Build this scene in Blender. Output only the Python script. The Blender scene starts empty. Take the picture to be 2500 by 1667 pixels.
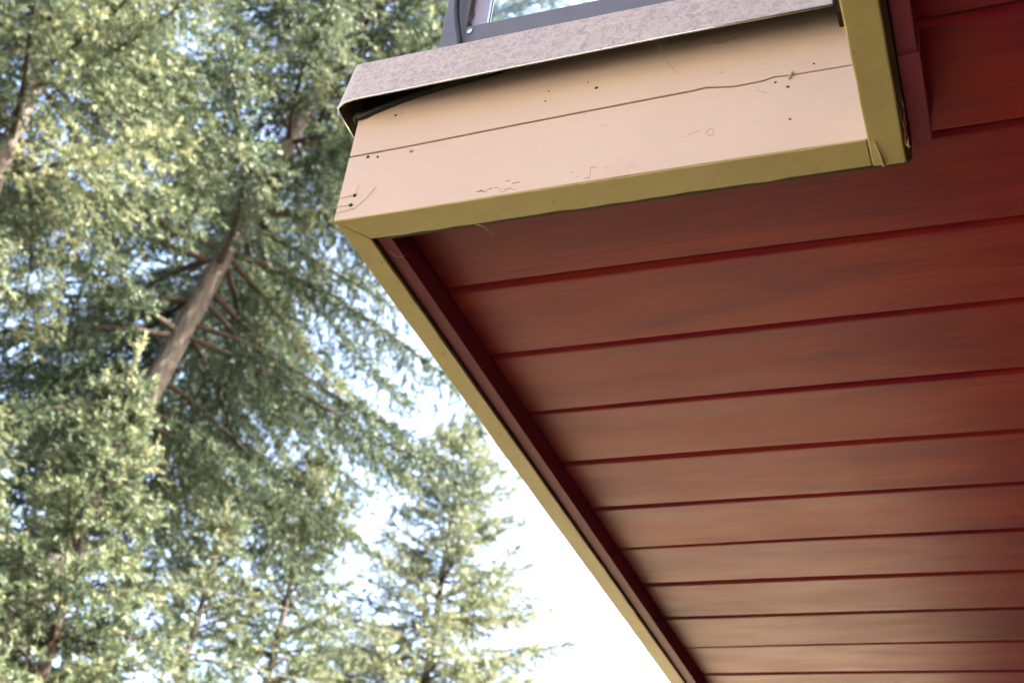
import bpy, math, random
import numpy as np
from mathutils import Vector, Matrix

# ------------------------------------------------------------------ camera, sky, sun, exposure
scene = bpy.context.scene
COL = scene.collection
S = 2.4764                      # height of the underside of the trim above the ground

cam_data = bpy.data.cameras.new("camera")
cam = bpy.data.objects.new("camera", cam_data)
COL.objects.link(cam)
yaw, pitch, roll = 0.4347, 0.5795, 0.1396
_f = Vector((-math.sin(yaw) * math.cos(pitch), math.cos(yaw) * math.cos(pitch), math.sin(pitch)))
_r = Vector((math.cos(yaw), math.sin(yaw), 0))
_u = _r.cross(_f)
_r2 = math.cos(roll) * _r + math.sin(roll) * _u
_u2 = -math.sin(roll) * _r + math.cos(roll) * _u
cam.matrix_world = Matrix(((_r2.x, _u2.x, -_f.x, 0.6803), (_r2.y, _u2.y, -_f.y, -0.9478),
                           (_r2.z, _u2.z, -_f.z, S - 0.8764), (0, 0, 0, 1)))
cam_data.sensor_width = 36
cam_data.lens = 44.94
cam_data.clip_start = 0.05
cam_data.clip_end = 2000
cam_data.dof.use_dof = True
cam_data.dof.focus_distance = 1.5
cam_data.dof.aperture_fstop = 9.0
scene.camera = cam

SUN = Vector((0.72, 0.22, 0.66)).normalized()
world = bpy.data.worlds.new("World")
scene.world = world
world.use_nodes = True
wn = world.node_tree.nodes
sky = wn.new("ShaderNodeTexSky")
sky.sky_type = 'NISHITA'
sky.sun_disc = False
sky.sun_elevation = math.asin(SUN.z)
sky.sun_rotation = math.atan2(SUN.x, SUN.y)
sky.dust_density = 6.0
sky.air_density = 0.85
sky.ozone_density = 0.6
wn["Background"].inputs[1].default_value = 0.15
world.node_tree.links.new(sky.outputs[0], wn["Background"].inputs[0])

sl = bpy.data.lights.new("sun", 'SUN')
sl.energy = 5.0
sl.angle = math.radians(0.5)
sl.color = (1.0, 0.93, 0.82)
sun = bpy.data.objects.new("sun", sl)
COL.objects.link(sun)
sun.rotation_euler = (-SUN).to_track_quat('-Z', 'Y').to_euler()
sun.location = (6, -6, 12)

scene.view_settings.view_transform = 'Standard'
scene.view_settings.look = 'None'
scene.view_settings.gamma = 1
scene.view_settings.exposure = 3.15
scene.cycles.use_denoising = True
scene.cycles.max_bounces = 8
scene.cycles.transparent_max_bounces = 12

# ------------------------------------------------------------------ materials
class NT:
    def __init__(s, name):
        s.m = bpy.data.materials.new(name); s.m.use_nodes = True
        s.t = s.m.node_tree; s.n = s.t.nodes; s.b = s.n["Principled BSDF"]; s.out = s.n["Material Output"]
    def new(s, typ, **kw):
        nd = s.n.new(typ)
        for k, v in kw.items():
            if k.startswith('i_'):
                key = k[2:]
                nd.inputs[int(key) if key.isdigit() else key].default_value = v
            else: setattr(nd, k, v)
        return nd
    def link(s, a, b): s.t.links.new(a, b)
    def coords(s, scale=(1, 1, 1), rand=False):
        tc = s.new("ShaderNodeTexCoord"); mp = s.new("ShaderNodeMapping")
        mp.inputs['Scale'].default_value = scale
        src = tc.outputs['Object']
        if rand:
            oi = s.new("ShaderNodeObjectInfo")
            mu = s.new("ShaderNodeVectorMath", operation='SCALE'); mu.inputs[0].default_value = (37, 91, 53)
            s.link(oi.outputs['Random'], mu.inputs['Scale'])
            ad = s.new("ShaderNodeVectorMath", operation='ADD')
            s.link(src, ad.inputs[0]); s.link(mu.outputs[0], ad.inputs[1]); src = ad.outputs[0]
        s.link(src, mp.inputs[0])
        return mp.outputs[0]
    def noise(s, vec, scale, detail=4, rough=.55, dist=0):
        n = s.new("ShaderNodeTexNoise", i_Scale=scale, i_Detail=detail, i_Roughness=rough, i_Distortion=dist)
        s.link(vec, n.inputs['Vector']); return n.outputs['Fac']
    def ramp(s, fac, stops):
        r = s.new("ShaderNodeValToRGB"); e = r.color_ramp.elements
        while len(e) < len(stops): e.new(.5)
        for k, (p, c) in enumerate(stops):
            e[k].position = p; e[k].color = c if len(c) == 4 else (*c, 1)
        s.link(fac, r.inputs[0]); return r.outputs['Color']
    def mix(s, fac, a, b, mode='MIX'):
        m = s.new("ShaderNodeMix", data_type='RGBA', blend_type=mode)
        for inp, v in ((m.inputs[0], fac), (m.inputs[6], a), (m.inputs[7], b)):
            if isinstance(v, (int, float)): inp.default_value = v
            elif isinstance(v, tuple): inp.default_value = v if len(v) == 4 else (*v, 1)
            else: s.link(v, inp)
        return m.outputs[2]
    def bump(s, h, strength=.2, dist=.002, normal=None):
        b = s.new("ShaderNodeBump", i_Strength=strength, i_Distance=dist); s.link(h, b.inputs['Height'])
        if normal: s.link(normal, b.inputs['Normal'])
        return b.outputs[0]
    def done(s, col=None, rough=.5, metal=0, spec=.5, normal=None):
        b = s.b
        if col is not None:
            if isinstance(col, tuple): b.inputs['Base Color'].default_value = (*col[:3], 1)
            else: s.link(col, b.inputs['Base Color'])
        if isinstance(rough, (int, float)): b.inputs['Roughness'].default_value = rough
        else: s.link(rough, b.inputs['Roughness'])
        b.inputs['Metallic'].default_value = metal
        b.inputs['Specular IOR Level'].default_value = spec
        if normal: s.link(normal, b.inputs['Normal'])
        return s.m

def grey(v): return (v, v, v, 1)

def mat_plank():
    t = NT("soffit_woodgrain")
    v = t.coords((1.1, 34, 34), rand=True)
    g = t.noise(v, 3.2, 9, .70, 1.6)
    v2 = t.coords((1.6, 6.5, 6.5), rand=True)
    g2 = t.noise(v2, 1.7, 3, .5, .8)
    v3 = t.coords((3, 160, 160), rand=True)
    g3 = t.noise(v3, 4, 3, .6)
    c = t.ramp(g, [(.28, (.150, .0048, .0190)), (.5, (.218, .0074, .0225)), (.72, (.285, .0165, .0180))])
    c2 = t.ramp(g2, [(.35, (.140, .0040, .0255)), (.62, (.300, .027, .0150))])
    col = t.mix(.5, c, c2)
    f = t.ramp(g3, [(.34, grey(.78)), (.58, grey(1.06))])
    col = t.mix(1.0, col, f, 'MULTIPLY')
    oi = t.new("ShaderNodeObjectInfo")
    hv = t.ramp(oi.outputs['Random'], [(0, (.76, .80, 1.02)), (.5, (1, 1, 1)), (1, (1.16, 1.45, .92))])
    col = t.mix(1.0, col, hv, 'MULTIPLY')
    # dust specks
    vs = t.coords((1, 1, 1), rand=True)
    vor = t.new("ShaderNodeTexVoronoi", i_Scale=22.0); t.link(vs, vor.inputs['Vector'])
    sp = t.ramp(vor.outputs['Distance'], [(.010, grey(.6)), (.020, grey(0))])
    col = t.mix(sp, col, (.42, .30, .26))
    rr = t.ramp(t.noise(v2, 3, 4), [(.3, grey(.40)), (.7, grey(.50))])
    nb = t.bump(g3, .10, .0006)
    return t.done(col, rr, 0, .15, nb)

def mat_channel():
    t = NT("channel_painted_metal")
    v = t.coords((20, 3, 20))
    g = t.noise(v, 3, 4)
    col = t.ramp(g, [(.3, (.155, .026, .046)), (.7, (.205, .036, .060))])
    return t.done(col, .5, 0, .08)

def mat_olive():
    t = NT("olive_paint")
    v = t.coords((1, 1, 1))
    n1 = t.noise(v, 9, 5, .6)
    n2 = t.noise(v, 130, 4, .6)
    col = t.ramp(n1, [(.3, (.43, .345, .140)), (.7, (.50, .415, .172))])
    # dark grime spots with irregular outline
    n3 = t.noise(v, 55, 6, .7, .4)
    spot = t.ramp(n3, [(.655, grey(0)), (.72, grey(1))])
    col = t.mix(spot, col, (.055, .036, .014))
    n4 = t.noise(v, 210, 2, .5)
    spk = t.ramp(n4, [(.70, grey(0)), (.75, grey(.7))])
    col = t.mix(spk, col, (.09, .07, .03))
    vb = t.coords((14, 14, 14)); n7 = t.noise(vb, 5, 6, .7)
    col = t.mix(.16, col, t.ramp(n7, [(.35, (.28, .21, .07)), (.65, (.55, .45, .17))]))
    nb = t.bump(n2, .25, .0012)
    return t.done(col, .55, 0, .35, nb)

def mat_beige():
    t = NT("beige_paint")
    v = t.coords((1, 1, 1))
    n1 = t.noise(v, 5, 4, .55)
    col = t.ramp(n1, [(.3, (.525, .405, .350)), (.7, (.565, .445, .385))])
    # brushed grain and scuffs along the board
    vg = t.coords((10, 160, 160))
    g = t.noise(vg, 2.2, 4, .6)
    col = t.mix(.10, col, t.ramp(g, [(.35, (.41, .31, .25)), (.65, (.60, .48, .43))]), 'MIX')
    vs = t.coords((34, 60, 190))
    sc = t.noise(vs, 1.6, 5, .72, .6)
    area = t.noise(v, 11, 2, .5)
    am = t.ramp(area, [(.56, grey(0)), (.66, grey(1))])
    sm = t.ramp(sc, [(.66, grey(0)), (.71, grey(.75))])
    fac = t.mix(1.0, sm, am, 'MULTIPLY')
    col = t.mix(fac, col, (.20, .135, .10))
    # soft warm grime patches
    n5 = t.noise(v, 17, 4, .6)
    col = t.mix(t.ramp(n5, [(.60, grey(0)), (.78, grey(.30))]), col, (.42, .30, .21))
    n6 = t.noise(v, 260, 2, .5)
    col = t.mix(t.ramp(n6, [(.735, grey(0)), (.77, grey(.6))]), col, (.25, .17, .13))
    nb = t.bump(g, .18, .0008)
    return t.done(col, .6, 0, .3, nb)

def mat_galv():
    t = NT("galvanised_spangle")
    v = t.coords((1, 1, 1))
    d = t.noise(v, 230, 5, .62, 2.2)
    d2 = t.noise(v, 95, 4, .6, 1.6)
    m = t.mix(.5, d, d2)
    col = t.ramp(m, [(.40, (.315, .272, .268)), (.475, (.355, .305, .30)), (.50, (.45, .388, .385)), (.62, (.485, .42, .415))])
    dirt = t.noise(v, 13, 5, .65)
    col = t.mix(t.ramp(dirt, [(.52, grey(0)), (.80, grey(.5))]), col, (.33, .26, .22))
    rg = t.ramp(m, [(.4, grey(.5)), (.6, grey(.62))])
    return t.done(col, rg, .08, .35, t.bump(m, .06, .0004))

def mat_simple(name, col, rough=.5, metal=0, spec=.5, var=.15, scale=30, bump=0):
    t = NT(name)
    v = t.coords((1, 1, 1))
    n = t.noise(v, scale, 5, .6)
    c = t.ramp(n, [(.3, tuple(x * (1 - var) for x in col)), (.7, tuple(min(1, x * (1 + var)) for x in col))])
    nb = t.bump(n, bump, .01) if bump else None
    return t.done(c, rough, metal, spec, nb)

def mat_foliage(name, dark, light, tip):
    t = NT(name)
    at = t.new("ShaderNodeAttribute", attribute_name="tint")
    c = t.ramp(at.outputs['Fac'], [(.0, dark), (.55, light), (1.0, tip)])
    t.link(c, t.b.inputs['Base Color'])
    t.b.inputs['Roughness'].default_value = .55
    t.b.inputs['Specular IOR Level'].default_value = .35
    tr = t.new("ShaderNodeBsdfTranslucent"); t.link(c, tr.inputs[0])
    mx = t.new("ShaderNodeMixShader"); mx.inputs[0].default_value = .28
    t.link(t.b.outputs[0], mx.inputs[1]); t.link(tr.outputs[0], mx.inputs[2]); t.link(mx.outputs[0], t.out.inputs[0])
    return t.m

def mat_bark():
    t = NT("fir_bark")
    v = t.coords((6, 6, 1.2))
    n = t.noise(v, 4, 6, .65, .6)
    c = t.ramp(n, [(.3, (.035, .030, .027)), (.55, (.105, .088, .077)), (.75, (.21, .18, .16))])
    return t.done(c, .85, 0, .2, t.bump(n, .8, .04))

def mat_glass():
    t = NT("clear_glass")
    t.b.inputs['Base Color'].default_value = (.93, .97, .96, 1)
    t.b.inputs['Roughness'].default_value = 0.0
    t.b.inputs['IOR'].default_value = 1.45
    t.b.inputs['Transmission Weight'].default_value = 1.0
    return t.m

def mat_ground():
    t = NT("pale_gravel")
    v = t.coords((1, 1, 1))
    n = t.noise(v, 40, 6, .7); n2 = t.noise(v, .35, 4, .6)
    c = t.ramp(n, [(.3, (.06, .065, .03)), (.7, (.12, .12, .06))])
    c2 = t.ramp(n2, [(.4, (.06, .07, .03)), (.62, (.12, .115, .06))])
    return t.done(t.mix(.5, c, c2), .9, 0, .2, t.bump(n, .6, .02))

M = dict(plank=mat_plank(), channel=mat_channel(), olive=mat_olive(), beige=mat_beige(), galv=mat_galv(),
         wood_gap=mat_simple("bare_wood_and_gap_shade", (.045, .024, .009), .75, 0, .2, .35, 60),
         black=mat_simple("black_rubber", (.018, .016, .013), .45, 0, .4),
         rail=mat_simple("slate_powder_coat", (.110, .106, .128), .45, .05, .5, .08),
         rail2=mat_simple("aluminium_insert", (.33, .29, .33), .40, .4, .5, .06),
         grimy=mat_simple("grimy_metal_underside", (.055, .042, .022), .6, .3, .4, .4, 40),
         steel=mat_simple("stainless_steel", (.62, .58, .52), .25, 1.0, .5, .1),
         scuff=mat_simple("scuffed_paint", (.30, .215, .17), .8, 0, .2, .3, 200),
         nail=mat_simple("rusted_nail", (.055, .04, .032), .8, 0, .2, .4, 300),
         rust=mat_simple("rusty_splinter", (.24, .075, .022), .85, 0, .2, .4, 120),
         web=mat_simple("cobweb_silk", (.30, .23, .16), .8, 0, .2, .2),
         wall=mat_simple("house_wall_paint", (.10, .022, .016), .7, 0, .3, .08),
         roof=mat_simple("roof_shingle", (.07, .065, .06), .9, 0, .2, .3, 12),
         deck=mat_simple("deck_body_timber", (.10, .07, .05), .85, 0, .2, .3),
         limb=mat_simple("fir_limb_bark", (.055, .042, .034), .9, 0, .1, .3, 9), sky_blocker=mat_simple("added_slope_tan", (.29, .262, .205), .9, 0, .2, .3, 6), bounce_tan=mat_simple("reflector_tan", (.50, .40, .27), .85, 0, .2, .12, 3), ground=mat_ground(), bark=mat_bark(), glass=mat_glass(),
         wire=mat_simple("cable_sheath", (.10, .095, .10), .6),
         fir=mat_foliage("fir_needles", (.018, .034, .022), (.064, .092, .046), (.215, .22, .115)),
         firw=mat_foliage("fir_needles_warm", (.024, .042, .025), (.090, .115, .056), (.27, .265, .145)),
         fir_shade=mat_foliage("fir_needles_shaded", (.014, .026, .020), (.036, .056, .036), (.095, .115, .066)),  # needles darkened to stand for shade behind the leaning trunk
         fir_haze=mat_foliage("fir_needles_hazy", (.060, .082, .052), (.165, .190, .105), (.34, .335, .20)))  # haze over the far firs put into a paler needle colour

# ------------------------------------------------------------------ helpers
def link(o, parent=None):
    COL.objects.link(o)
    if parent is not None: o.parent = parent
    return o

def tag(o, label=None, cat=None, group=None, kind=None):
    if label: o['label'] = label
    if cat: o['category'] = cat
    if group: o['group'] = group
    if kind: o['kind'] = kind
    return o

def mesh_obj(name, verts, faces, mat, parent=None, bevel=0, segs=2, smooth=False, solidify=0):
    me = bpy.data.meshes.new(name)
    me.from_pydata([tuple(v) for v in verts], [], faces)
    me.validate(); me.update()
    import bmesh
    bm = bmesh.new(); bm.from_mesh(me); bmesh.ops.recalc_face_normals(bm, faces=bm.faces); bm.to_mesh(me); bm.free()
    me.materials.append(M[mat] if isinstance(mat, str) else mat)
    if smooth:
        for p in me.polygons: p.use_smooth = True
    o = bpy.data.objects.new(name, me)
    link(o, parent)
    if solidify:
        md = o.modifiers.new("solid", 'SOLIDIFY'); md.thickness = solidify; md.offset = 0
    if bevel:
        md = o.modifiers.new("bevel", 'BEVEL'); md.width = bevel; md.segments = segs; md.limit_method = 'ANGLE'
        md.angle_limit = math.radians(35)
    return o

def prism(name, prof, axis, a, b, mat, parent=None, **kw):
    """extrude a closed 2-D profile along an axis; profile coords are the two other axes in order, z measured from S"""
    def P(p, t):
        if axis == 'x': return (t, p[0], S + p[1])
        if axis == 'y': return (p[0], t, S + p[1])
        return (p[0], p[1], S + t)
    n = len(prof)
    v = [P(p, a) for p in prof] + [P(p, b) for p in prof]
    f = [tuple(range(n))[::-1], tuple(range(n, 2 * n))] + [(i, (i + 1) % n, n + (i + 1) % n, n + i) for i in range(n)]
    return mesh_obj(name, v, f, mat, parent, **kw)

def box(name, x0, x1, y0, y1, z0, z1, mat, parent=None, **kw):
    return prism(name, [(x0, y0), (x1, y0), (x1, y1), (x0, y1)], 'z', z0, z1, mat, parent, **kw)

def tube(name, pts, rad, mat, parent=None, sides=8, absz=False):
    pts = [Vector(p) + Vector((0, 0, 0 if absz else S)) for p in pts]
    rads = rad if isinstance(rad, (list, tuple)) else [rad] * len(pts)
    v, f = [], []
    for i, p in enumerate(pts):
        d = (pts[min(i + 1, len(pts) - 1)] - pts[max(i - 1, 0)]).normalized()
        a = d.orthogonal().normalized() if i == 0 else (a - d * a.dot(d)).normalized()
        b = d.cross(a)
        for k in range(sides):
            w = 2 * math.pi * k / sides
            v.append(p + (a * math.cos(w) + b * math.sin(w)) * rads[i])
    for i in range(len(pts) - 1):
        for k in range(sides):
            k2 = (k + 1) % sides
            f.append((i * sides + k, i * sides + k2, (i + 1) * sides + k2, (i + 1) * sides + k))
    f.append(tuple(range(sides))[::-1]); f.append(tuple(range((len(pts) - 1) * sides, len(pts) * sides)))
    return mesh_obj(name, v, f, mat, parent, smooth=True)

rnd = random.Random(7)

# ------------------------------------------------------------------ ground
def sky_blocker(x, y):
    t = min(1.0, max(0.0, (-y - 3.2 + .15 * x) / 9.0))
    return 9.0 * t * t * (3 - 2 * t)
g = mesh_obj("ground", [(-600, -600, 0), (600, -600, 0), (600, 600, 0), (-600, 600, 0)], [(0, 1, 2, 3)], "ground")
tag(g, kind='structure')
gx = [-60, -30, -20, -14, -10, -7, -5, -3, -1, 1, 3, 5, 8, 12, 18, 30, 60]
gy = [-40, -25, -18] + [-15 + .75 * k for k in range(17)]
gv = [(x, y, sky_blocker(x, y) + .012 + (.12 * math.sin(x * 1.7 + y) * math.sin(y * 2.3) if sky_blocker(x, y) > .3 else 0)) for y in gy for x in gx]
gn = len(gx)
gf = [(j * gn + i, j * gn + i + 1, (j + 1) * gn + i + 1, (j + 1) * gn + i) for j in range(len(gy) - 1) for i in range(gn - 1)]
hb = mesh_obj("added_slope", gv, gf, "sky_blocker", smooth=True)  # added slope behind the camera, blocks low sky and bounces light to the fascia
tag(hb, kind='structure')
reflector = mesh_obj("added_reflector", [(-7, 3.6, .02), (.6, 6.2, .02), (.9, 30, .02), (-9, 30, .02), (-7, 3.6, -.1), (.6, 6.2, -.1), (.9, 30, -.1), (-9, 30, -.1)],
                 [(0, 1, 2, 3), (0, 1, 5, 4), (1, 2, 6, 5), (2, 3, 7, 6), (3, 0, 4, 7)], "bounce_tan")  # added pale slab, out of view, reflecting a sheen onto the left planks
tag(reflector, kind='structure')

# ------------------------------------------------------------------ house
house = bpy.data.objects.new("house", None)
link(house)
tag(house, "corner of a house with red plank soffit, olive trim and beige fascia under galvanised flashing", "house")

YN, YF, XR = -2.6, 4.4, 6.5          # near end, far end and right end of the building above
# solid floor body above the soffit (balcony strip and house floor)
box("floor_body", 0.03, 0.64, 0.016, YF, 0.06, 0.215, "deck", house)
soffit = box("soffit", 0.62, XR, YN, YF, 0.062, 0.20, "deck", house)
# house storey above and an unseen wall set close below, darkening the soffit
box("upper_wall", 0.600, XR, YN, YF, 0.2005, 2.75, "wall", house)
box("unseen_lower_wall", 1.5, XR, YN + .1, YF - .1, -S, 0.036, "wall", house)
box("unseen_lower_wall", 0.38, 1.4985, 3.4, YF - .1, -S, 0.0362, "wall", house)  # added wing, out of view, for a dark reflection in the right-hand planks
prism("roof", [(0.62, 2.7505), (XR + .3, 2.7505), (XR + .3, 2.85), (3.6, 3.75), (0.62, 2.85)], 'y', YN - .3, YF + .3, "roof", house)

# soffit planks -------------------------------------------------
PL, Y0, ZS = 0.15, -0.1085, 0.0368

def plank_mesh(name, x0, x1, seed, gap=.0008):
    r = random.Random(seed)
    n = 40
    xs = [x0 + (x1 - x0) * (i / n) ** 1.5 for i in range(n + 1)]
    ph = [r.uniform(0, 6.28) for _ in range(4)]
    v, f = [], []
    for x in xs:
        dz = .0007 * math.sin(2.3 * x + ph[0]) + .0004 * math.sin(6.1 * x + ph[1])
        dy = .0008 * math.sin(3.1 * x + ph[2]) + .0006 * math.sin(8.0 * x + ph[3])
        prof = [(gap, .0100), (gap + .0010, .0042), (.0065, .0022), (.0115, .0003), (.0150, 0), (.05, .0002), (.10, .0001),
                (.1485, 0), (.1499, .0008), (.1503, .0022), (.1500, .016)]
        v += [(x, y + dy, S + ZS + z + dz) for y, z in prof]
    m = len(prof)
    for i in range(n):
        for k in range(m - 1):
            f.append((i * m + k, i * m + k + 1, (i + 1) * m + k + 1, (i + 1) * m + k))
        f.append((i * m + m - 1, i * m, (i + 1) * m, (i + 1) * m + m - 1))
    f.append(tuple(range(m))); f.append(tuple(range(n * m, (n + 1) * m)))
    o = mesh_obj(name, v, f, "plank", soffit)
    return o

XE = 0.0525
long_src = [plank_mesh("plank", XE, XR - .02, k, [.0008, .0012, .0006][k]) for k in range(3)]
short_src = [plank_mesh("plank", 0.6375, XR - .02, 10 + k, .0022) for k in range(2)]
used = set()
for n in range(-16, 30):
    if n < 1: src = short_src[n % 2]; key = ('s', n % 2)
    else: src = long_src[n % 3]; key = ('l', n % 3)
    if key in used: o = src.copy(); link(o, soffit)
    else: o = src; used.add(key)
    o.location = (0, Y0 + n * PL + rnd.uniform(-.0007, .0007), rnd.uniform(-.0006, .0006))

# front trim, left trim, right trim (undersides olive, brown inner edge)
WT, WI = 0.0388, 0.0289
LX0, LX1 = 0.5845, 0.6168
def trim(name, poly, z1, mat="olive", bevel=.0012):
    return prism(name, poly, 'z', 0, z1, mat, house, bevel=bevel)
mg = .0006
def wavy(poly, step=.02, amp=.00045, seed=1, ymin=-9, xmin=-9):
    r = random.Random(seed); out = []
    for (x0, y0), (x1, y1) in zip(poly, poly[1:] + poly[:1]):
        L = math.hypot(x1 - x0, y1 - y0); n = min(90, max(1, int(L / step)))
        nx, ny = -(y1 - y0) / L, (x1 - x0) / L
        for k in range(n):
            j = r.gauss(0, amp) if 0 < k else 0
            out.append((max(xmin, x0 + (x1 - x0) * k / n + nx * j), max(ymin, y0 + (y1 - y0) * k / n + ny * j)))
    return out
tf = prism("trim_board", wavy([(mg * 2, .0006), (LX0 - .0006, .0006), (LX0 - .0006, WT), (WI + mg, WT)], seed=2, ymin=.0006), 'z', 0, .052, "olive", house, bevel=.0013)
# long edge trim along the left side, mitred at the corner
tl = prism("trim_board", wavy([(.0004, mg * 2), (WI - mg, WT), (WI, 1.0), (WI + .0004, 2.4), (WI, YF), (.0004, YF)], .03, .0004, 3, xmin=.0003), 'z', .0003, .052, "olive", house, bevel=.0013)
tr = prism("trim_board", wavy([(LX0, YN), (LX1, YN), (LX1, .0412), (LX0 + .012, .0408), (LX0, .0395)], .012, .00018, 4), 'z', -.0006, .052, "olive", house, bevel=.0018)
# shadow gap beside front and left trims painted brown; bare wood at right
prism("trim_edge", [(WT + .0002, .0012), (WT + .0064, .0018), (WT + .0062, .05), (WT + .0002, .05)], 'x', WI + .006, LX1 + .0030, "wood_gap", house, bevel=.0006)
prism("trim_edge", [(WI + .0002, .0015), (WI + .0016, .0030), (WI + .0016, .05), (WI + .0002, .05)], 'y', WT + .002, YF, "wood_gap", house, bevel=.0005)
prism("trim_edge", [(LX1 + .0002, .0008), (LX1 + .0056, .0030), (LX1 + .0056, .05), (LX1 + .0002, .05)], 'y', YN, .0405, "wood_gap", house, bevel=.0006)

# metal channels that hold the plank ends
XJ = 0.0488
chn = prism("edge_channel", [(WI + .0019, .0058), (XJ, .0063), (XJ + .0012, .0368 + .002), (XJ + .004, .052), (WI + .0019, .052)], 'y', WT + .003, YF, "channel", house, bevel=.0008)
prism("edge_channel", [(LX1 + .0068, .0068), (.6415, .0068), (.6425, .0400), (.639, .052), (LX1 + .0068, .052)], 'y', YN, -.093, "channel", house, bevel=.0008)
prism("edge_channel", [(LX1 + .0066, .0052), (.6432, .0052), (.6440, .0402), (.639, .052), (LX1 + .0066, .052)], 'y', -.095, .0200, "channel", house, bevel=.0008)

# fascia boards with a wavering gap between them
crack = [(-.002, .0970), (.05, .0977), (.0932, .0986), (.1788, .1010), (.2754, .1032), (.36, .1050), (.4102, .1062), (.4224, .1076),
         (.437, .1048), (.4531, .1020), (.4831, .1030), (.4949, .1062), (.5105, .1045), (.54, .1043), (.598, .1040)]
top = [(-.002, .1545), (.0035, .1562), (.03, .1655), (.0593, .1742), (.0988, .1830), (.1309, .1872), (.1667, .1905), (.22, .196),
       (.30, .204), (.40, .210), (.598, .214)]
def lerp(tab, x):
    for (a, va), (b, vb) in zip(tab, tab[1:]):
        if x <= b: return va + (vb - va) * (x - a) / (b - a)
    return tab[-1][1]
def fascia(name, lo, hi, x0, x1, seed):
    r = random.Random(seed)
    xs = sorted(set([x0 + (x1 - x0) * i / 40 for i in range(41)] + [p[0] for p in crack if x0 < p[0] < x1]))
    ph = r.uniform(0, 6)
    v, f = [], []
    for x in xs:
        a, b = lo(x), hi(x)
        w = .0006 * math.sin(9 * x + ph)
        e = .0005
        prof = [(.015, a), (w + e, a), (w, a + e), (w, (a + b) / 2), (w, b - e), (w + e, b), (.015, b)]
        v += [(x, y, S + z) for y, z in prof]
    m = 7
    for i in range(len(xs) - 1):
        for k in range(m):
            f.append((i * m + k, i * m + (k + 1) % m, (i + 1) * m + (k + 1) % m, (i + 1) * m + k))
    f.append(tuple(range(m))); f.append(tuple(range((len(xs) - 1) * m, len(xs) * m)))
    return mesh_obj(name, v, f, "beige", house)
low = fascia("fascia_board", lambda x: .0012, lambda x: lerp(crack, x) - .0012 * (1 - .5 * max(0, (x - .4) / .2)), 0.0, .5985, 3)
upp = fascia("fascia_board", lambda x: lerp(crack, x) + .0012 * (1 - .5 * max(0, (x - .4) / .2)), lambda x: lerp(top, x), 0.0, .5985, 4)
box("backing_board", .002, .597, .0155, .0300, .03, .2, "wood_gap", house)
# side fascia under the left return of the flashing
box("fascia_board", .0002, .015, .0158, YF, .0530, .208, "beige", house, bevel=.001)

# nails, knots and marks on the boards
def disc(name, x, z, r, mat, parent, ring=False, asp=1.0):
    v, f = [], []
    n = 8
    if ring:
        for k in range(n):
            w = 6.283 * k / n
            for rr, y in ((r, -.0004), (r * .90, -.0004), (r * .90, .0008), (r, .0008)):
                v.append((x + rr * math.cos(w) * asp, y - .0004, S + z + rr * math.sin(w)))
        for k in range(n):
            k2 = (k + 1) % n
            for j in range(4):
                f.append((k * 4 + j, k * 4 + (j + 1) % 4, k2 * 4 + (j + 1) % 4, k2 * 4 + j))
    else:
        for k in range(n):
            w = 6.283 * k / n; q = r * rnd.uniform(.75, 1.15)
            v.append((x + q * math.cos(w) * asp, -.0007, S + z + q * math.sin(w)))
        for k in range(n): v.append((v[k][0], .002, v[k][2]))
        f = [tuple(range(n)), tuple(range(n, 2 * n))] + [(k, (k + 1) % n, n + (k + 1) % n, n + k) for k in range(n)]
    return mesh_obj(name, v, f, mat, parent)
for x, z, r, up in [(.0253, .0918, .0016, 0), (.0384, .0890, .0013, 0), (.0198, .0344, .0020, 0), (.0176, .0206, .0022, 0),
                    (.2993, .1365, .0024, 1), (.2401, .1303, .0011, 1), (.2424, .1449, .0010, 1), (.2885, .1479, .0010, 1),
                    (.5088, .0882, .0016, 0), (.5106, .0427, .0013, 0), (.4958, .0975, .0013, 0), (.050, .1518, .0012, 1),
                    (.535, .1150, .0010, 1)]:
    disc("nail_head", x, z, r, "nail", upp if up else low, asp=1.15)
disc("nail_head", .0812, .0892, .0019, "scuff", low, False, 1.4)
disc("knot", .4296, .0424, .0052, "scuff", low, True, .8)
def scratch(pts, r, mat, parent):
    tube("scratch", [(x, -.0004, z) for x, z in pts], r, mat, parent, sides=5)
scratch([(.0005, .0335), (.010, .0345), (.0198, .0344)], .0005 * .6, "scuff", low)
scratch([(.0003, .0205), (.009, .0208), (.0176, .0206)], .0005 * .6, "scuff", low)
scratch([(.0002, .0120), (.014, .0128), (.024, .0150), (.036, .0270), (.045, .0420)], .0004 * .6, "scuff", low)
scratch([(.022, .0350), (.020, .0420), (.023, .0480)], .00035 * .6, "scuff", low)
scratch([(.406, .0440), (.412, .0455), (.419, .0470)], .0006 * .6, "scuff", low)
scratch([(.398, .0410), (.407, .0418)], .0005 * .6, "scuff", low)
scratch([(.478, .0905), (.483, .0865), (.487, .0850)], .0004 * .6, "scuff", low)
scratch([(.430, .1712), (.442, .1716), (.449, .1745), (.456, .1752)], .0009 * .6, "scuff", upp)
scratch([(.436, .1230), (.440, .1270), (.442, .1242)], .0006 * .6, "scuff", upp)
for k in range(26):
    x = rnd.choice([rnd.uniform(.17, .22), rnd.uniform(.28, .40), rnd.uniform(.28, .40)])
    z = .004 + abs(rnd.gauss(0, .010)) + (.006 if x > .3 else 0)
    L = rnd.uniform(.002, .009)
    scratch([(x, z), (x + L * .5, z + rnd.uniform(-.0006, .0006)), (x + L, z + rnd.uniform(-.001, .001))], rnd.uniform(.00018, .0004), "scuff", low)
scratch([(.302, .004), (.303, .010), (.3025, .016), (.305, .022)], .0006 * .6, "scuff", low)
scratch([(.343, .006), (.3435, .014)], .0005 * .6, "scuff", low)
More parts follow.
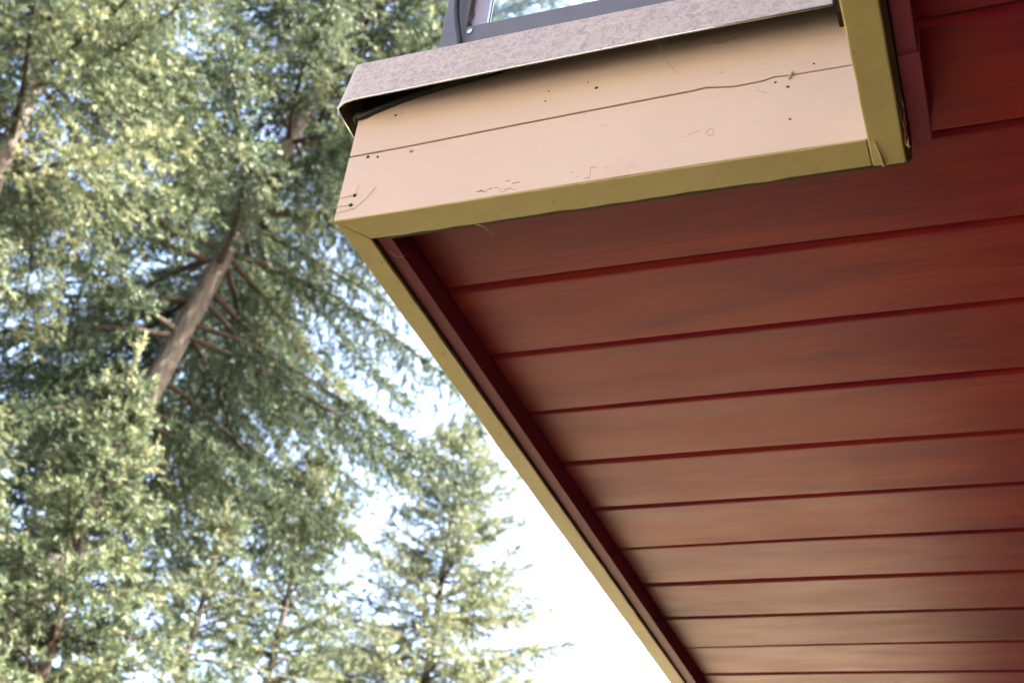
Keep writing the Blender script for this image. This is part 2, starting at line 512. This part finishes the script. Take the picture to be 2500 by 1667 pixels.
tube("paint_drip", [(.5125, -.001, .1085), (.5130, -.0022, .1060), (.5115, -.0020, .1010), (.5095, -.001, .0985)], [.0009, .0013, .0011, .0006], "olive", upp, 6)
# drip of paint over the joint of the trims, and splintered wood at the edge
tube("paint_drip", [(LX0 + .006, .004, -.0008), (LX0 + .009, .022, -.0012), (LX0 + .0105, .0385, -.0016), (LX0 + .011, .0415, .001)], [.0009, .0014, .0019, .0014], "olive", tr, 6)
for k in range(13):
    y = -.050 + .066 * k / 12 + rnd.uniform(-.003, .003)
    L = rnd.uniform(.004, .011)
    x = LX1 + rnd.uniform(.0002, .0050)
    tube("splinter", [(x, y - L, .0008), (x + rnd.uniform(-.0012, .0022), y, -.0012 - rnd.uniform(0, .0012)), (x + rnd.uniform(-.001, .002), y + L, .0012)],
         [.0004, rnd.uniform(.0008, .0016), .0003], rnd.choice(["rust", "wood_gap", "olive", "channel"]), tr, 5)

# black membrane and bead behind the flashing
box("membrane", .001, .580, .0042, .0150, .150, .2145, "black", house)
tube("sealant_bead", [(x, -.0020, lerp(top, x) + .0012) for x in (-.001, .008, .02, .04, .0593, .08, .0988, .12, .15, .18)],
     [.0030, .0046, .0040, .0042, .0046, .0050, .0056, .0060, .006, .005], "black", house, 8)
tube("sealant_bead", [(-.0035, .000, .150), (-.004, -.0025, .157), (0, -.004, .1605), (.008, -.003, .1610)], [.0014, .0022, .0026, .0022], "black", house, 7)

# galvanised drip flashing: front face, left return, top
bot = [(.5600, -.0336), (.40, -.0331), (.1833, -.0320), (.05, -.0300), (.006, -.0287), (-.0065, -.0268), (-.0150, -.0232), (-.0190, -.0195), (-.0205, -.008), (-.0216, .034), (-.0218, 1.0), (-.022, YF)]
tp = [(.5600, -.0275), (.40, -.0272), (.1833, -.0268), (.05, -.0266), (.006, -.0264), (-.0015, -.0262), (-.0032, -.0255), (-.0038, -.0240), (-.0040, -.008), (-.0040, .034), (-.0040, 1.0), (-.004, YF)]
inn = [(.5600, .05), (.40, .05), (.1833, .05), (.05, .05), (.045, .05), (.043, .05), (.042, .05), (.041, .05), (.0405, .052), (.040, .056), (.040, 1.0), (.04, YF)]
rows = [([b for b in bot], .1592), ([(b[0] * .5 + t_[0] * .5, b[1] * .5 + t_[1] * .5) for b, t_ in zip(bot, tp)], .190), (tp, .2212), (inn, .2240)]
v, f = [], []
for pts, z in rows:
    for i, (x, y) in enumerate(pts): v.append((x, y, S + z + (.0008 * math.sin(i * 1.9) if z < .17 else 0)))
m = len(bot)
for a in range(3):
    for i in range(m - 1): f.append((a * m + i, a * m + i + 1, (a + 1) * m + i + 1, (a + 1) * m + i))
fl = mesh_obj("flashing", v, f, "galv", house, solidify=.0014)
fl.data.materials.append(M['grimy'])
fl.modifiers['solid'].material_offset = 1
tube("hem", [(x, y - .0003, .1592 + .0008 * math.sin(i * 1.9)) for i, (x, y) in enumerate(bot[:10])], .0013, "steel", fl, 6)
box("wood_block", .5620, .5840, -.022, -.0010, .1600, .235, "wood_gap", house, bevel=.001)

# ------------------------------------------------------------------ balcony railing (glass, posts, rail)
rail = bpy.data.objects.new("balcony_railing", None)
rail.location = (0, 0, S + .226)
link(rail)
tag(rail, "slate grey metal and clear glass railing standing above the galvanised flashing", "railing")
def rpart(o):
    o.parent = rail; o.matrix_parent_inverse = Matrix.Translation(-rail.location); return o
rpart(box("post", .0736, .1072, .024, .060, .2262, 1.28, "rail", None, bevel=.0012))
# slotted insert beside the post
zc = [(.311, .3245), (.3320, .3485)]
pp = [(.1076, .262), (.1295, .262), (.1295, 1.25), (.1076, 1.25)]
zz = .3485
slots = [(.3115, .3245), (.3325, .3490), (.42, .437), (.51, .527), (.60, .617), (.69, .707), (.78, .797), (.87, .887), (.96, .977), (1.05, 1.067), (1.14, 1.157)]
left = []
for a, b in slots[::-1]:
    c = (a + b) / 2; h = (b - a) / 2
    left += [(.1076, b + .001), (.1088, b), (.1102, c + h * .5), (.1106, c), (.1102, c - h * .5), (.1088, a), (.1076, a - .001)]
prof = [(.1076, .262), (.1295, .262), (.1295, 1.25), (.1076, 1.25)] + left
rpart(prism("post_insert", prof, 'y', .033, .0352, "rail2", None))
rpart(box("bottom_rail", .1078, .5985, .0225, .0300, .2640, .3098, "rail", None, bevel=.0010))
rpart(box("top_rail", .0600, .5985, .015, .065, 1.2802, 1.310, "rail", None, bevel=.002))
gp = rpart(box("glass_pane", .1310, .5980, .0355, .0415, .3045, 1.262, "glass", None, bevel=.0007))
rpart(box("glazing_bead", .1296, .1325, .0325, .0352, .3100, 1.262, "steel", None))
rpart(box("glazing_block", .2075, .2185, .0305, .0352, .3099, .3190, "rail2", None, bevel=.002))
b_ = disc("bolt", 0, 0, .0042, "steel", None)
b_.data.transform(Matrix.Translation((0, 0, -S)))
for vv in b_.data.vertices:
    vv.co.y = vv.co.y * 1.8
b_.data.transform(Matrix.Translation((.1142, .0222, S + .2990)))
b_.data.update(); rpart(b_)

cable = tube("cable", [(.1128, .008, .2240), (.1105, .010, .262), (.1085, .011, .275), (.1035, .012, .293), (.0990, .012, .312), (.0955, .012, .331), (.0932, .012, .352), (.0930, .012, .38), (.095, .013, .45), (.098, .018, .6), (.098, .0195, .9)], .0039, "black", None, 10)
tag(cable, "thin black cable curving up in front of the slate railing post", "cable")

# ------------------------------------------------------------------ cobweb wisps under the trim
def web(pts, label, r=.00045):
    o = tube("cobweb", pts, r, "web", None, 4)
    tag(o, label, "cobweb")
web([(.158, .0405, .001), (.164, .0440, .0005), (.1700, .0500, -.003), (.1735, .0560, -.007)], "pale cobweb wisp hanging from the olive trim onto the first red plank", [.0011, .0007, .0003, .0001])
web([(.376, -.0335, .1560), (.383, -.020, .1400), (.3900, -.0020, .1350)], "single web thread from the flashing lip to the beige board", .00022)
web([(.0360, .0700, .0050), (.041, .0800, .0040), (.048, .0820, .0045), (.0520, .0860, .0120)], "small web thread across the dark red edge channel near the corner", .0003)

# ------------------------------------------------------------------ trees
CAM = np.array([0.6803, -0.9478, S - 0.8764])
def ground_at(az, R):
    a = math.radians(az)
    return np.array([CAM[0] + R * math.sin(a), CAM[1] + R * math.cos(a), 0.0])

def unit(a): return a / np.maximum(np.linalg.norm(a, axis=-1, keepdims=True), 1e-9)

def build_raw(name, V, quads, mat, parent, tint=None, smooth=False):
    me = bpy.data.meshes.new(name)
    me.vertices.add(len(V)); me.vertices.foreach_set("co", V.astype(np.float32).ravel())
    nq, c = quads.shape
    me.loops.add(nq * c); me.loops.foreach_set("vertex_index", quads.astype(np.int32).ravel())
    me.polygons.add(nq)
    me.polygons.foreach_set("loop_start", np.arange(0, nq * c, c, dtype=np.int32))
    me.polygons.foreach_set("loop_total", np.full(nq, c, dtype=np.int32))
    if smooth: me.polygons.foreach_set("use_smooth", np.ones(nq, dtype=bool))
    if tint is not None:
        at = me.attributes.new("tint", 'FLOAT', 'FACE'); at.data.foreach_set("value", tint.astype(np.float32))
    me.update(); me.validate()
    me.materials.append(M[mat])
    o = bpy.data.objects.new(name, me); link(o, parent)
    return o

def tube_np(pts, rads, sides):
    n = len(pts)
    d = np.gradient(pts, axis=0); d = unit(d)
    ref = np.array([0, 0, 1.0]) if abs(d[0][2]) < .8 else np.array([1.0, 0, 0])
    a = unit(np.cross(d, ref)); b = np.cross(d, a)
    w = np.arange(sides) * 2 * np.pi / sides
    V = pts[:, None, :] + (a[:, None, :] * np.cos(w)[None, :, None] + b[:, None, :] * np.sin(w)[None, :, None]) * rads[:, None, None]
    i = np.arange(n - 1)[:, None]; k = np.arange(sides)[None, :]; k2 = (k + 1) % sides
    q = np.stack([i * sides + k, i * sides + k2, (i + 1) * sides + k2, (i + 1) * sides + k], -1).reshape(-1, 4)
    return V.reshape(-1, 3), q

def fir(label, az, R, height, crown_base, rmax, seed, lean=(0, 0), mat='fir', trunk_r=.2, whorl=.38, per=5, spacing=.085,
        tl=.13, droop=.35, shape=.75, hang=.5, lat=.13, gaps=.0, hmax=None, latlen=.34, start=.06, skip=(), tmat='limb'):
    rg = np.random.default_rng(seed)
    base = ground_at(az, R)
    root = bpy.data.objects.new("fir_tree", None); root.location = tuple(base); link(root)
    tag(root, label, "tree", "fir trees beyond the house")
    # trunk
    hs = np.linspace(0, height, 26); t = hs / height
    ax = np.stack([lean[0] * hs + .04 * np.sin(hs * .55 + seed), lean[1] * hs + .04 * np.cos(hs * .47 + seed * 2), hs], 1)
    ax[:, :2] -= ax[0, :2]
    tr_ = trunk_r * (1 - t) ** .8 + .012; tr_[0] *= 1.35
    VT, QT = tube_np(ax, tr_, 10)
    TV, TQ, off = [VT], [QT], len(VT)
    P_, D_, L_, T_ = [], [], [], []
    h = crown_base; ang = rg.uniform(0, 6.28)
    while h < height - .15:
        u = (h - crown_base) / (height - crown_base)
        rr = rmax * min(1.0, (1 - u) ** shape * 1.02 + .03) * (.62 + .38 * min(1, u / .12) if u < .12 else 1)
        nb = max(3, int(round(per * (.8 + .4 * rg.random()))))
        for k in range(nb):
            ang += 2.4 + rg.normal(0, .25)
            if rg.random() < gaps: continue
            L = rr * rg.uniform(.68, 1.12)
            if any(ha < h < hb and math.cos(ang - math.atan2(dy_, dx_)) > cm for ha, hb, dx_, dy_, cm in skip): continue
            if L < .12: continue
            h0 = h + rg.uniform(-.2, .2) * whorl
            c = np.array([np.interp(h0, hs, ax[:, 0]), np.interp(h0, hs, ax[:, 1]), h0])
            p0 = (.75 * u ** 1.5 - .12) + rg.normal(0, .10)
            n = max(5, int(L / .16))
            s = np.linspace(0, 1, n)
            pit = p0 - droop * np.sin(s * 2.2) * (1 - .6 * u) + .35 * s ** 3
            aa = ang + .18 * np.sin(s * 3 + rg.uniform(0, 6)) 
            dv = np.stack([np.cos(aa) * np.cos(pit), np.sin(aa) * np.cos(pit), np.sin(pit)], 1)
            pts = c + np.concatenate([[np.zeros(3)], np.cumsum(dv[:-1] * (L / (n - 1)), 0)])
            br = (.009 + .0085 * L) * (1 - s * .85)
            vv, qq = tube_np(pts, br, 5); TV.append(vv); TQ.append(qq + off); off += len(vv)
            tbr = rg.normal(.06, .12)
            # laterals
            ns = max(4, int(L * .88 / lat))
            ss = np.clip(start + (1 - start) * (np.arange(ns) + rg.random(ns)) / ns, 0, .995)
            for side in (-1, 1):
                keep = rg.random(ns) < .9
                s2 = ss[keep]; m_ = len(s2)
                o = np.stack([np.interp(s2, s, pts[:, j]) for j in range(3)], 1)
                ad = unit(np.stack([np.interp(s2, s, dv[:, j]) for j in range(3)], 1))
                sd = unit(np.cross(ad, np.array([0, 0, 1.0]))) * side
                ll = np.minimum(latlen * L * (1.05 - s2) ** .65 + .10, .85) * rg.uniform(.55, 1.15, m_)
                hg = hang * rg.uniform(.1, 1.3, m_)[:, None]
                ld = unit(ad * .75 + sd * .8 + np.array([0, 0, -1.0]) * hg + rg.normal(0, .14, (m_, 3)))
                nt = np.maximum(2, (ll / spacing).astype(int))
                idx = np.repeat(np.arange(m_), nt)
                fr = np.concatenate([(np.arange(q) + rg.random(q) * .8) / q for q in nt]) if m_ else np.zeros(0)
                pos = o[idx] + ld[idx] * (ll[idx] * fr)[:, None]
                pos[:, 2] -= .22 * ll[idx] * fr ** 2
                td = unit(ld[idx] + rg.normal(0, .42, (len(idx), 3)) + np.array([0, 0, -.12]))
                P_.append(pos); D_.append(td)
                L_.append(tl * rg.uniform(.65, 1.3, len(idx)) * (1.05 - .25 * fr))
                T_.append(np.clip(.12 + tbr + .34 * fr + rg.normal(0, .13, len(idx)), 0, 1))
            # tip and top tufts along the axis
            na = int(L / spacing * 1.2) + 3
            sa = np.clip(rg.uniform(.25, 1.0, na), 0, 1)
            pa = np.stack([np.interp(sa, s, pts[:, j]) for j in range(3)], 1)
            da = unit(np.stack([np.interp(sa, s, dv[:, j]) for j in range(3)], 1) + rg.normal(0, .45, (na, 3)))
            P_.append(pa); D_.append(da); L_.append(tl * rg.uniform(.7, 1.2, na)); T_.append(np.clip(.35 + tbr + rg.normal(0, .18, na), 0, 1))
        h += whorl * rg.uniform(.75, 1.25) * (1 if u < .75 else .65)
    # leader
    nl = 40
    zl = rg.uniform(height - .9, height + .12, nl)
    pl = np.stack([np.interp(zl, hs, ax[:, 0]), np.interp(zl, hs, ax[:, 1]), zl], 1)
    P_.append(pl); D_.append(unit(np.array([0, 0, .9]) + rg.normal(0, .5, (nl, 3)))); L_.append(tl * rg.uniform(.6, 1, nl)); T_.append(rg.uniform(.4, 1, nl))
    P = np.concatenate(P_); D = np.concatenate(D_); L = np.concatenate(L_); T = np.concatenate(T_)
    N = len(P)
    rv = unit(rg.normal(0, 1, (N, 3)))
    A = unit(np.cross(D, rv)); B = np.cross(D, A)
    nbl = 10
    M_ = N * nbl
    Lr = np.repeat(L, nbl); Dr = np.repeat(D, nbl, 0)
    fr = np.tile((np.arange(nbl) + .5) / nbl, N)
    Pb = np.repeat(P, nbl, 0) + Dr * (Lr * 1.15 * fr)[:, None]
    th = (np.tile(np.arange(nbl) * 2.4, N) + np.repeat(rg.uniform(0, 6.28, N), nbl) + rg.normal(0, .4, M_))[:, None]
    side = np.repeat(A, nbl, 0) * np.cos(th) + np.repeat(B, nbl, 0) * np.sin(th)
    Db = unit(Dr * rg.uniform(.5, 1.0, M_)[:, None] + side * .75)
    Lb = Lr * rg.uniform(.36, .58, M_)
    Ab = unit(np.cross(Db, unit(side + rg.normal(0, .5, (M_, 3)))))
    Wb = (Lr * rg.uniform(.07, .12, M_))[:, None]
    V = np.stack([Pb + Ab * Wb, Pb + Db * Lb[:, None], Pb - Ab * Wb], 1).reshape(-1, 3)
    Q = np.arange(M_ * 3).reshape(-1, 3)
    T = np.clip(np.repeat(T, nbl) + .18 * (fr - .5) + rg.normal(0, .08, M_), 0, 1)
    TVc, TQc = np.concatenate(TV), np.concatenate(TQ)
    tk = build_raw("trunk", TVc, TQc, tmat, root, smooth=True)
    tk.data.materials.append(M['limb'])
    mi = np.zeros(len(TQc), dtype=np.int32); mi[len(QT):] = 1
    tk.data.polygons.foreach_set("material_index", mi)
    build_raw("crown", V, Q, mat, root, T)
    print("fir", label[:30], N)
    return root

fir("tall fir with leaning trunk showing left of the house corner", -49.35, 14.15, 21, 8.6, 4.6, 11, lean=(.143, .123), mat='fir', trunk_r=.20,
    whorl=.68, per=8, spacing=.075, tl=.13, droop=.36, shape=.45, hang=.85, lat=.09, start=.12, skip=((0, 11.0, .76, -.65, .60),), tmat='bark')
fir("tall fir whose trunk shows at the far left edge", -53.0, 10.5, 18, 5.2, 3.3, 23, lean=(.0, .0), mat='firw', trunk_r=.13,
    whorl=.66, per=7, spacing=.07, tl=.115, droop=.40, shape=.42, hang=.65, lat=.08, start=.06, skip=((0, 9.0, .6, .8, .60), (0, 8.6, .95, .1, .8)), tmat='bark')
fir("young fir with bright pointed top in front of the leaning trunk", -43.2, 9.0, 6.55, .5, 2.3, 31, mat='firw', trunk_r=.07,
    whorl=.22, per=7, spacing=.06, tl=.10, droop=.02, shape=1.15, hang=.25, lat=.09)
fir("slim fir with two-tone crown below the gap in the middle", -33.5, 16.0, 9.6, 1.5, 3.0, 47, mat='firw', trunk_r=.09,
    whorl=.36, per=6, spacing=.075, tl=.12, droop=.25, shape=.85, hang=.6, lat=.095)
fir("pale fir nearest the olive roof edge at lower right", -26.6, 20.0, 12.9, 2.5, 4.3, 59, mat='fir_haze', trunk_r=.11,
    whorl=.42, per=7, spacing=.09, tl=.14, droop=.15, shape=.85, hang=.4, lat=.11)
fir("small fir between the young bright fir and the slim fir", -37.6, 13.0, 7.3, 1.0, 2.3, 67, mat='firw', trunk_r=.08,
    whorl=.36, per=5, spacing=.07, tl=.11, droop=.20, shape=.85, hang=.5, lat=.09)
fir("young fir in the bottom left corner below the far left trunk", -49.5, 9.5, 5.9, .5, 2.1, 71, mat='firw', trunk_r=.08,
    whorl=.26, per=6, spacing=.07, tl=.12, droop=.10, shape=.85, hang=.3, lat=.10)
fir("darker fir half hidden behind the young bright fir", -45.5, 18.0, 10.4, 3.0, 3.6, 83, mat='fir', trunk_r=.10,
    whorl=.45, per=6, spacing=.11, tl=.19, droop=.25, shape=.7, hang=.5, lat=.16)
fir("dark tall fir standing behind the leaning trunk", -40.6, 20.0, 17.5, 9.8, 3.6, 131, mat='fir_shade', trunk_r=.14,
    whorl=.62, per=7, spacing=.11, tl=.18, droop=.35, shape=.55, hang=.7, lat=.15)
fir("low fir behind the slim fir and the pale fir", -30.3, 22.0, 8.6, 2.0, 2.8, 97, mat='fir_haze', trunk_r=.10,
    whorl=.45, per=6, spacing=.12, tl=.20, droop=.2, shape=.85, hang=.45, lat=.17)

# ------------------------------------------------------------------ overhead wires
def at(az, el, R):
    a = math.radians(az)
    return Vector((CAM[0] + R * math.sin(a), CAM[1] + R * math.cos(a), CAM[2] + R * math.tan(math.radians(el))))
def wire(a, b, label):
    d = b - a
    pts = []
    for k in range(25):
        u = -3 + 7 * k / 24
        p = a + d * u; p.z += .02 * (u * u - u)
        pts.append(p)
    o = tube("power_line", pts, .004, "wire", None, 5, absz=True)
    tag(o, label, "wire", "overhead wires")
wire(at(-36.96, 17.41, 11.0), at(-33.59, 17.22, 11.2), "lower of two thin grey overhead wires crossing the firs")
wire(at(-35.9, 20.03, 11.6), at(-21.16, 19.26, 12.4), "upper of two thin grey overhead wires crossing the firs")
